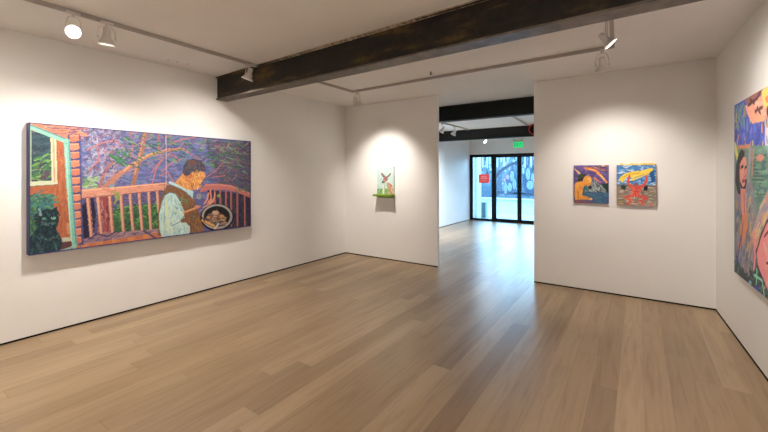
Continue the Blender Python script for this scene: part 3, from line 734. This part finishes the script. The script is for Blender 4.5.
t = thing('deer_painting', 'small pale painting of a young deer standing on a green shelf', 'painting', ((dx0 + dx1) / 2, YB - .012, dz0))
w_, h_ = dx1 - dx0, dz1 - dz0
cv = obj('canvas', box(-w_ / 2, w_ / 2, -.022, .011, 0, h_, bevel=.003), M_palecanvas, t)
D.face('painted_face', t, w_ - .003, h_ - .003, 0, 1, Matrix.Translation((0, -.0236, .0015)))
t = thing('wall_shelf', 'thin green wall ledge holding the deer painting', 'shelf', (-3.80, YB, 1.145))
obj('board', box(-.195, .190, -.165, -.0005, .012, .047, bevel=.004), M_green_shelf, t)
obj('wall_cleat', box(-.17, .165, -.02, -.0005, -.018, .012), M_green_shelf, t)

# ---- two small paintings on the partition
E = Art(150, 184, [(64, 65), (350, 62), (350, 358), (62, 356)], ground=(88, 72, 136))
E.dabs([(60, 60), (352, 60), (352, 230), (60, 230)], 190, [(96, 80, 146), (120, 100, 164), (84, 70, 130), (134, 106, 160)], (15, 40), (5, 12), (-40, 30), .7)
E.poly([(130, 270), (352, 262), (352, 360), (130, 360)], (54, 100, 134))
E.dabs([(150, 270), (350, 266), (350, 356), (150, 356)], 120, [(40, 84, 120), (70, 124, 150), (50, 110, 130), (90, 90, 150)], (15, 36), (4, 9), (-10, 10), .75)
E.dabs([(120, 66), (345, 64), (345, 110), (180, 90)], 40, [(200, 120, 60), (150, 90, 90), (40, 40, 70), (230, 170, 90)], (10, 24), (4, 8), (0, 40), .8)
E.line([(172, 86), (212, 96), (250, 108), (268, 120)], 24, (236, 128, 52), w1=18); E.line([(190, 92), (246, 104)], 9, (250, 190, 100))
E.line([(262, 122), (290, 146), (320, 178), (336, 196)], 24, (240, 150, 66), w1=12); E.line([(284, 140), (316, 172)], 9, (250, 206, 120))
E.line([(236, 160), (262, 182), (284, 196)], 14, (236, 140, 60), w1=6); E.line([(70, 92), (92, 110), (112, 128)], 8, (240, 190, 110), w1=18); E.ell(306, 66, 16, 7, (240, 200, 90)); E.line([(150, 80), (166, 96)], 8, (240, 150, 60))
E.poly([(300, 206), (352, 198), (352, 276), (318, 268), (286, 236)], (30, 60, 50))
E.poly([(232, 170), (260, 196), (300, 224), (334, 268), (250, 262), (184, 270), (176, 246)], (128, 142, 138))
E.dabs([(232, 176), (300, 226), (328, 264), (190, 264), (184, 246)], 110, [(190, 204, 200), (60, 84, 80), (150, 130, 160), (40, 60, 60), (206, 190, 206), (90, 130, 120)], (8, 20), (3, 7), (20, 80), .9)
E.poly([(98, 192), (96, 160), (112, 134), (150, 130), (172, 136), (150, 152), (136, 176), (122, 196)], (40, 56, 44))
E.dabs([(94, 140), (165, 128), (140, 165), (110, 190)], 30, [(60, 90, 60), (30, 40, 36), (110, 70, 40)], (8, 18), (4, 8), (-80, 20), .9)
E.poly([(72, 206), (98, 192), (136, 188), (160, 206), (158, 226), (138, 250), (132, 296), (170, 304), (206, 322), (210, 334), (160, 330), (76, 334), (66, 300)], (236, 152, 36))
E.ell(176, 184, 36, 42, (236, 156, 40), 20); E.poly([(160, 206), (196, 222), (178, 232), (150, 232)], (226, 134, 36)); E.ell(190, 178, 16, 20, (250, 184, 70)); E.line([(172, 180), (190, 186)], 4, (150, 70, 30)); E.line([(186, 208), (200, 206)], 4, (160, 60, 40))
E.dabs([(76, 206), (130, 192), (150, 220), (130, 290), (80, 325)], 50, [(250, 178, 60), (214, 120, 36), (244, 164, 40)], (12, 30), (4, 9), (60, 110), .75)
E.line([(96, 262), (104, 300)], 5, (170, 80, 30)); E.line([(130, 300), (196, 326)], 4, (190, 100, 30)); E.ell(206, 324, 12, 8, (250, 200, 110))
E.ell(164, 250, 22, 30, (60, 110, 116)); E.dabs([(146, 226), (184, 226), (184, 280), (146, 280)], 24, [(96, 150, 150), (40, 80, 90), (150, 180, 170)], (8, 16), (3, 6), (0, 180), .9); E.ell(200, 236, 14, 14, (36, 40, 56))
E.poly([(62, 334), (150, 342), (230, 346), (230, 360), (62, 360)], (120, 66, 110)); E.dabs([(64, 336), (150, 340), (150, 356), (64, 356)], 30, [(150, 80, 90), (90, 60, 120), (170, 110, 60)], (10, 20), (4, 7), (-8, 8), .85)
E.gain = 0.92
def small_painting(art, label, cx, z0, w, h, edge, depth=.035):
    t = thing('small_painting', label, 'painting', (cx, YB, z0), 0, 'small square paintings on the partition')
    obj('canvas', box(-w / 2, w / 2, -depth, .0006, 0, h, bevel=.003), edge, t)
    art.face('painted_face', t, w - .004, h - .004, 0, 1, Matrix.Translation((0, -depth - .0015, .002)))
    return t
small_painting(E, 'small purple and orange painting of a leaning figure, beside the opening', -.515, 1.172, .405, .502, M_purple)

F = Art(160, 190, [(52, 72), (350, 66), (352, 375), (52, 375)], ground=(64, 130, 200))
F.dabs([(50, 66), (352, 64), (352, 225), (50, 225)], 260, [(60, 136, 206), (130, 190, 230), (36, 100, 172), (228, 238, 242), (96, 166, 218), (190, 220, 238)], (12, 34), (4, 10), (-35, 15), .85)
F.poly([(50, 222), (140, 214), (352, 220), (352, 378), (50, 378)], (150, 128, 112))
F.dabs([(50, 224), (352, 222), (352, 372), (50, 372)], 300, [(190, 168, 150), (130, 112, 108), (210, 190, 168), (104, 118, 112), (170, 132, 112), (222, 206, 190), (170, 160, 96)], (14, 40), (3, 7), (-8, 8), .85)
F.poly([(80, 226), (108, 216), (128, 236), (116, 262), (92, 252)], (40, 66, 60)); F.poly([(262, 214), (292, 222), (286, 258), (258, 262)], (24, 36, 40)); F.poly([(300, 120), (330, 100), (346, 190), (320, 200)], (30, 90, 150))
F.line([(54, 228), (150, 224)], 6, (70, 80, 90)); F.line([(250, 226), (350, 228)], 6, (84, 84, 100))
F.line([(150, 196), (190, 190), (240, 176)], 10, (36, 104, 150))
F.poly([(66, 184), (84, 158), (108, 140), (140, 126), (190, 116), (240, 112), (290, 96), (322, 88), (330, 104), (300, 128), (268, 146), (240, 160), (206, 172), (180, 190), (160, 186), (176, 168), (150, 156), (124, 166), (108, 190), (96, 206), (88, 200), (92, 184), (74, 196)], (248, 210, 36))
F.dabs([(90, 160), (140, 130), (240, 114), (320, 92), (270, 142), (200, 170), (140, 156)], 60, [(252, 226, 90), (236, 180, 20), (250, 216, 40)], (14, 34), (4, 9), (-30, 5), .8)
F.line([(110, 160), (150, 140), (220, 130)], 4, (190, 140, 20)); F.line([(190, 164), (230, 150), (262, 140)], 6, (120, 150, 120))
RED = (226, 76, 62)
F.line([(152, 152), (138, 196), (150, 222), (178, 240)], 15, RED, w1=24); F.line([(276, 150), (280, 186), (262, 216), (226, 240)], 15, RED, w1=24)
F.poly([(160, 238), (184, 226), (216, 226), (242, 238), (232, 276), (224, 306), (176, 306), (168, 274)], RED)
F.ell(200, 214, 16, 15, (70, 90, 140)); F.ell(200, 220, 12, 11, (190, 80, 76))
F.line([(184, 298), (134, 308), (122, 320)], 24, RED, w1=20); F.line([(122, 318), (160, 336), (142, 364)], 17, RED, w1=12); F.line([(216, 298), (268, 310), (280, 322)], 24, RED, w1=20); F.line([(280, 320), (238, 336), (254, 360)], 17, RED, w1=12); F.ell(142, 364, 16, 8, RED); F.ell(250, 360, 16, 8, RED)
F.dabs([(164, 238), (238, 238), (226, 300), (174, 300)], 40, [(240, 110, 84), (190, 50, 60), (250, 140, 110), (206, 60, 50)], (8, 20), (3, 6), (40, 140), .8)
F.line([(200, 240), (200, 290)], 4, (170, 40, 50)); F.line([(174, 268), (228, 266)], 4, (180, 50, 56)); F.dabs([(120, 300), (280, 304), (276, 362), (124, 364)], 26, [(250, 130, 100), (200, 60, 60)], (8, 16), (3, 5), (0, 180), .7)
F.ell(314, 362, 10, 9, (240, 110, 110)); F.dabs([(54, 330), (120, 330), (120, 374), (54, 374)], 26, [(220, 190, 90), (90, 100, 80)], (10, 20), (3, 6), (-20, 20), .8)
F.gain = 0.92
t2 = small_painting(F, 'small blue painting of a red figure lifting a yellow one, yellow frayed top', -.022, 1.163, .41, .508, M_edge)
bm = bmesh.new(); r = random.Random(5)
for k in range(26):
    x = -.165 + k * .0143 + r.uniform(-.003, .003)
    hh = r.uniform(.008, .026)
    add_lathe(bm, [(0, -.004), (.009, -.002), (.0085, hh * .5), (.004, hh), (0, hh * 1.1)], 8, Matrix.Translation((x, -.018 + r.uniform(-.01, .01), .508)) @ Matrix.Rotation(r.uniform(-.5, .5), 4, 'Y'))
o = obj('paint_fringe', bm, M_yellow, t2, smooth=True); tag(o, 'frayed yellow paint along the top edge', kind='stuff')
bm = bmesh.new()
for s in (-1, 1):
    for k in range(17):
        z = .03 + k * .028 + r.uniform(-.006, .006); L = r.uniform(.008, .03)
        add_tube(bm, [(s * .203, -.015, z), (s * (.203 + L * .6), -.012, z + r.uniform(-.006, .006)), (s * (.203 + L), -.008, z + r.uniform(-.012, .006))], .0018, 5)
o = obj('loose_threads', bm, M_thread, t2); tag(o, 'pale loose threads along both sides', kind='stuff')

# ---- large painting on the right wall (only its left part is in the photograph)
rng = np.random.default_rng(21)
G = Art(260, 210, [(734.2, 105.6), (768, 86.0), (768, 298.5), (734.3, 271.5)], span=2.22, ground=(84, 104, 104))
G.k *= .9
G.poly([(734, 100), (800, 60), (800, 150), (734, 150)], (66, 84, 184))
G.dabs([(734, 105), (775, 84), (775, 150), (734, 150)], 90, [(80, 100, 200), (50, 66, 160), (100, 120, 210), (90, 100, 150)], (3, 8), (1, 2.4), (80, 100), .8)
G.dabs([(735, 112), (768, 108), (768, 146), (735, 150)], 30, [(214, 180, 70), (224, 140, 60), (200, 190, 110), (110, 130, 170)], (3, 7), (.7, 1.2), (87, 93), .95)
G.dabs([(734.5, 108), (745, 102), (745, 122), (735, 124)], 26, [(110, 150, 150), (84, 120, 150), (130, 140, 120)], (3, 7), (1, 2), (70, 110), .9)
G.poly([(745, 106), (752, 103), (764, 94), (767.5, 110), (766, 119), (752, 124.5), (747, 114)], (228, 150, 130))
G.dabs([(747, 107), (763, 97), (766, 118), (752, 122)], 26, [(240, 170, 150), (214, 130, 120), (226, 160, 120)], (3, 6), (1, 2.2), (-40, 20), .8)
G.poly([(744, 100.5), (762, 89.5), (761, 96), (748, 106)], (150, 96, 90)); G.line([(748, 106), (757, 99), (760, 93)], 1.2, (80, 44, 44)); G.line([(750, 100), (754, 104)], 1.2, (80, 44, 44)); G.line([(755, 112), (762, 108)], 1.2, (100, 54, 50)); G.line([(757, 108), (760, 114)], 1.2, (100, 54, 50))
G.poly([(761, 92), (769, 84), (780, 80), (780, 104), (764, 108)], (216, 190, 90)); G.ell(768, 100, 3, 4, (240, 110, 60)); G.ell(772, 112, 6, 9, (40, 40, 70))
G.poly([(765, 128), (790, 124), (790, 175), (764, 170)], (210, 196, 212)); G.dabs([(765, 130), (790, 126), (790, 172), (765, 168)], 30, [(230, 210, 220), (150, 140, 190), (220, 150, 150), (240, 230, 160)], (3, 7), (1, 2), (20, 120), .9)
G.poly([(734, 146), (766, 146), (772, 190), (772, 235), (734, 240)], (98, 134, 118))
for k in range(13): G.line([(752, 156 + k * 3.4), (766, 155 + k * 3.6)], .6, (50, 84, 80), .8)
G.dabs([(748, 148), (768, 148), (768, 200), (750, 210)], 50, [(120, 160, 140), (70, 110, 110), (90, 140, 110)], (3, 6), (.8, 1.6), (-20, 20), .7)
G.line([(735, 146), (738, 160)], 3, (206, 206, 90)); G.line([(738, 147.5), (750, 146.5)], 1.4, (200, 130, 90))
G.line([(750, 150), (748, 180), (752, 210), (750, 235)], 3.0, (150, 140, 150)); G.line([(753, 150), (752, 175)], 1.6, (170, 120, 110)); G.ell(760, 158, 4, 3.4, (206, 130, 110)); G.ell(763, 165, 2.2, 5, (80, 100, 110))
G.poly([(734.5, 196), (739, 186), (752, 182), (756, 210), (754, 262), (748, 282), (734.5, 268)], (134, 126, 140))
G.dabs([(735, 200), (752, 186), (755, 255), (746, 278), (735, 265)], 130, [(150, 140, 168), (104, 96, 120), (176, 150, 120), (120, 150, 150), (84, 110, 140), (190, 160, 110)], (4, 11), (.8, 1.8), (80, 115), .85)
G.poly([(736, 166), (738.4, 155), (741.5, 149.2), (744.8, 152), (744, 158), (740, 166), (739.6, 184), (741, 194), (738, 194), (735.4, 182)], (30, 26, 44))
G.poly([(740, 164), (743.4, 157), (746, 158), (746.8, 170), (746, 182), (743.4, 190), (740.6, 186), (739.6, 174)], (222, 146, 128))
G.line([(741.2, 167.5), (743, 166.6)], 1.3, (60, 36, 40)); G.line([(745.0, 168), (746.2, 167)], 1.2, (60, 36, 40)); G.line([(744.6, 170), (745.6, 176), (744, 177.4)], .8, (190, 100, 90)); G.line([(742.4, 181.4), (745.4, 180.6)], 1.2, (150, 60, 60)); G.line([(740.4, 184), (742.6, 189.4), (745, 187.5), (746, 181)], 1.5, (36, 26, 36))
G.poly([(740.6, 189), (745.6, 189), (746.4, 212), (742.4, 218), (741, 206)], (220, 140, 122))
G.poly([(742, 216), (747.6, 212), (748, 226), (744, 242), (739.6, 250), (740, 236)], (212, 132, 92)); G.line([(744, 192), (744.4, 212)], .8, (160, 90, 90)); G.line([(743, 222), (741, 246)], .8, (160, 84, 60))
G.poly([(752, 232), (760, 205), (772, 180), (772, 240), (760, 250)], (176, 150, 150)); G.dabs([(754, 232), (761, 205), (772, 182), (772, 225), (758, 248)], 50, [(206, 160, 120), (150, 140, 170), (214, 180, 130), (110, 150, 130), (196, 140, 130)], (4, 10), (.9, 2), (95, 130), .9)
G.poly([(734, 258), (748, 276), (760, 262), (800, 280), (800, 330), (734, 276)], (54, 72, 76)); G.dabs([(735, 255), (770, 262), (770, 300), (735, 270)], 60, [(70, 110, 110), (50, 60, 80), (90, 130, 120), (40, 50, 60)], (4, 9), (.8, 1.6), (60, 120), .85)
G.poly([(756, 250), (759, 238), (764, 224), (772, 212), (800, 200), (830, 210), (830, 300), (780, 300), (768, 292), (764, 280), (758, 266)], (246, 138, 140))
G.dabs([(758, 250), (766, 224), (800, 205), (830, 214), (830, 296), (770, 290), (762, 270)], 80, [(250, 160, 156), (236, 116, 126), (252, 176, 166), (240, 140, 150)], (5, 12), (1, 2.4), (60, 120), .7)
G.line([(756, 252), (760, 237), (766, 222), (774, 210)], 1.0, (70, 30, 60)); G.line([(757, 264), (763, 280), (768, 292)], .8, (70, 40, 70)); G.line([(764, 236), (770, 228)], .8, (120, 40, 60)); G.line([(766, 262), (770, 264)], .9, (120, 40, 60))
G.line([(753.6, 232), (755, 256), (753.6, 268)], 1.6, (240, 130, 140)); G.line([(756.5, 268), (756, 284), (754, 291)], .9, (140, 210, 180)); G.line([(754, 274), (762, 280), (764, 296)], .9, (140, 210, 180)); G.poly([(755, 284), (759, 286), (757, 294), (753, 288)], (66, 70, 170)); G.ell(750, 282, 1.6, 2.4, (130, 190, 210))
G.line([(735.2, 190), (735.4, 258)], 1.4, (80, 140, 90)); G.line([(741, 236), (738, 256), (736, 262)], 1.3, (70, 80, 150)); G.line([(734.5, 106), (734.5, 271)], .8, (100, 100, 150))
# the part beyond the frame: more of the same figures
G.dabs([(776, 84), (860, 60), (860, 210), (776, 190)], 160, [(66, 84, 184), (110, 150, 130), (214, 180, 90), (80, 110, 110), (222, 150, 130), (60, 70, 140)], (8, 20), (2, 5), (40, 130), .85)
yl = 4.622; hr = 1.521; z0r = .662; Lr = 2.0
ang = math.atan2(-1, RS)         # along the wall towards the viewer
t = thing('figure_painting', 'large unframed painting with a dark haired person and pink figure, right wall', 'painting', (xr(yl), yl, z0r), ang)
# local +X runs along the wall, local -Y faces into the room
obj('canvas', box(0, Lr, -.048, -.001, 0, hr, bevel=.004), M_purple, t)
G.gain = 1.15
G.face('painted_face', t, Lr - .002, hr - .002, 0, 1, Matrix.Translation((Lr / 2, -.0495, .001)))

# ------------------------------------------------------------------ the street outside
struct('pavement', box(-14, 9, YF + .16, YF + 3.0, -.22, -.03), M_pave)
struct('road', box(-26, 16, YF + 3.0, 25.0, -.25, -.10), M_road)
struct('wall_outside_left', box(XL - 1.2, -4.63, YF + .30, YF + .75, -.03, 3.4), M_outwhite)
struct('trim_3', box(-9, 6, YF + .16, YF + .55, 3.0, 4.5), M_outwhite, 'white front of the building above the glazing')
rng = np.random.default_rng(5)
U = Art(420, 150, [(440, 153.6), (534, 150.3), (534, 198.9), (440, 195.6)], span=1.5, ground=(96, 128, 146))
MR = [(440, 150), (575, 148), (575, 200), (440, 197)]
U.dabs(MR, 700, [(84, 116, 140), (120, 148, 162), (60, 92, 118), (150, 168, 176), (96, 136, 154), (70, 106, 120), (150, 144, 160)], (2, 7), (.5, 1.8), (0, 180), .75)
U.dabs([(440, 150), (575, 146), (575, 166), (440, 167)], 130, [(200, 212, 218), (220, 228, 230), (110, 140, 156), (60, 90, 112)], (4, 10), (.8, 2), (80, 100), .85)
for x in (480, 482.5, 487, 489.5, 497, 503.5, 524, 530): U.line([(x, 151), (x, 167)], 1.5, (226, 234, 236)); U.line([(x + 1.4, 152), (x + 1.4, 168)], .8, (60, 90, 116))
for k in range(150):
    x, y = rng.uniform(440, 572), rng.uniform(165, 195); c = [(36, 62, 92), (196, 210, 216), (120, 154, 170), (28, 50, 74), (170, 190, 204), (84, 130, 136), (24, 40, 60)][rng.integers(7)]
    U.line([(x, y), (x + rng.uniform(-3, 3), y + rng.uniform(-6, 2)), (x + rng.uniform(-5, 5), y + rng.uniform(-8, 4))], rng.uniform(.5, 1.5), c)
U.poly([(476, 186), (493, 187), (493, 197), (476, 196.5)], (70, 110, 136), .8); U.line([(495, 178), (500, 171), (509, 165), (517, 162)], 3.2, (34, 60, 90)); U.ell(499, 186, 3, 9, (60, 104, 134)); U.line([(496, 192), (540, 195)], 3, (44, 72, 100))
U.ell(511, 181, 5.6, 11, (58, 92, 126)); U.ell(528, 181, 6.2, 12, (54, 88, 122))
for x, y, rx, ry in ((511.4, 176, 2.0, 5.2), (513.6, 184, 1.8, 5.2), (509, 187, 2.2, 4.2), (527, 174, 2.2, 6), (531.5, 178, 1.6, 5), (529, 185, 3.6, 4.4), (505, 188, 1.4, 6), (545, 176, 3, 7), (552, 182, 3, 6)):
    U.ell(x, y, rx + .5, ry + .5, (40, 66, 98)); U.ell(x, y, rx, ry, (160, 186, 204)); U.line([(x - rx * .5, y - ry * .6), (x + rx * .2, y), (x - rx * .2, y + ry * .6)], .6, (120, 154, 180))
U.ell(507, 177, 1.6, 2.4, (216, 160, 190)); U.ell(504, 180, 1.1, 1.6, (206, 150, 180)); U.ell(532, 168, 1.5, 3, (30, 50, 80))
t = thing('painted_building', 'low building across the street covered in blue graffiti', 'building', (-7, 25.0, -.1))  # mural starts at world x = -12.1
obj('mural_wall', box(-14, 14, 0, .4, 0, 3.0), M_facade, t)
U.gain = 0.26
U.face('painted_mural', t, 10.035, 3.1, 0, 1, Matrix.Translation((-5.1 + 5.0175, -.01, .1)))
obj('upper_wall', box(-14, 14, 0, .4, 3.0, 3.3), M_facade, t)
obj('cornice', box(-14, 14, -.15, 0, 3.22, 3.4), M_outwhite, t)

struct('trim_4', box(-14.0, 9, YF + 2.95, YF + 3.0, -.2, -.03), M_pave, 'kerb of the pavement')
t = thing('utility_box', 'small pale teal box on the pavement beside the white pillar', 'box', (-4.70, 13.35, -.03))
obj('body', box(-.11, .13, -.12, .12, 0, .54, bevel=.01), M_teal, t); obj('lid', box(-.125, .145, -.135, .135, .54, .58, bevel=.006), M_teal, t)

# ------------------------------------------------------------------ daylight and camera
w = bpy.data.worlds.new('World'); bpy.context.scene.world = w; w.use_nodes = True
n = w.node_tree.nodes; l = w.node_tree.links
bg = n['Background']
tc = n.new('ShaderNodeTexCoord'); sx = n.new('ShaderNodeSeparateXYZ'); rp = n.new('ShaderNodeValToRGB')
l.new(tc.outputs['Generated'], sx.inputs[0]); l.new(sx.outputs[2], rp.inputs[0])
rp.color_ramp.elements[0].position = 0.0; rp.color_ramp.elements[0].color = (0.40, 0.72, 1.0, 1)
rp.color_ramp.elements[1].position = 0.7; rp.color_ramp.elements[1].color = (0.26, 0.58, 1.0, 1)
l.new(rp.outputs[0], bg.inputs['Color']); bg.inputs['Strength'].default_value = 17.0

cam = bpy.data.cameras.new('Camera'); co = bpy.data.objects.new('Camera', cam); C.objects.link(co)
co.location = (0, 0, 1.55); co.rotation_euler = (PI / 2, 0, math.atan2(254, 372))
cam.sensor_width = 36; cam.lens = 372 / 768 * 36; cam.shift_y = -(216 - 174.6) / 768
cam.clip_start = 0.05; cam.clip_end = 200
sc = bpy.context.scene; sc.camera = co
sc.view_settings.view_transform = 'Standard'; sc.view_settings.look = 'None'
sc.view_settings.exposure = 0.25; sc.view_settings.gamma = 1.0; sc.view_settings.use_curve_mapping = False
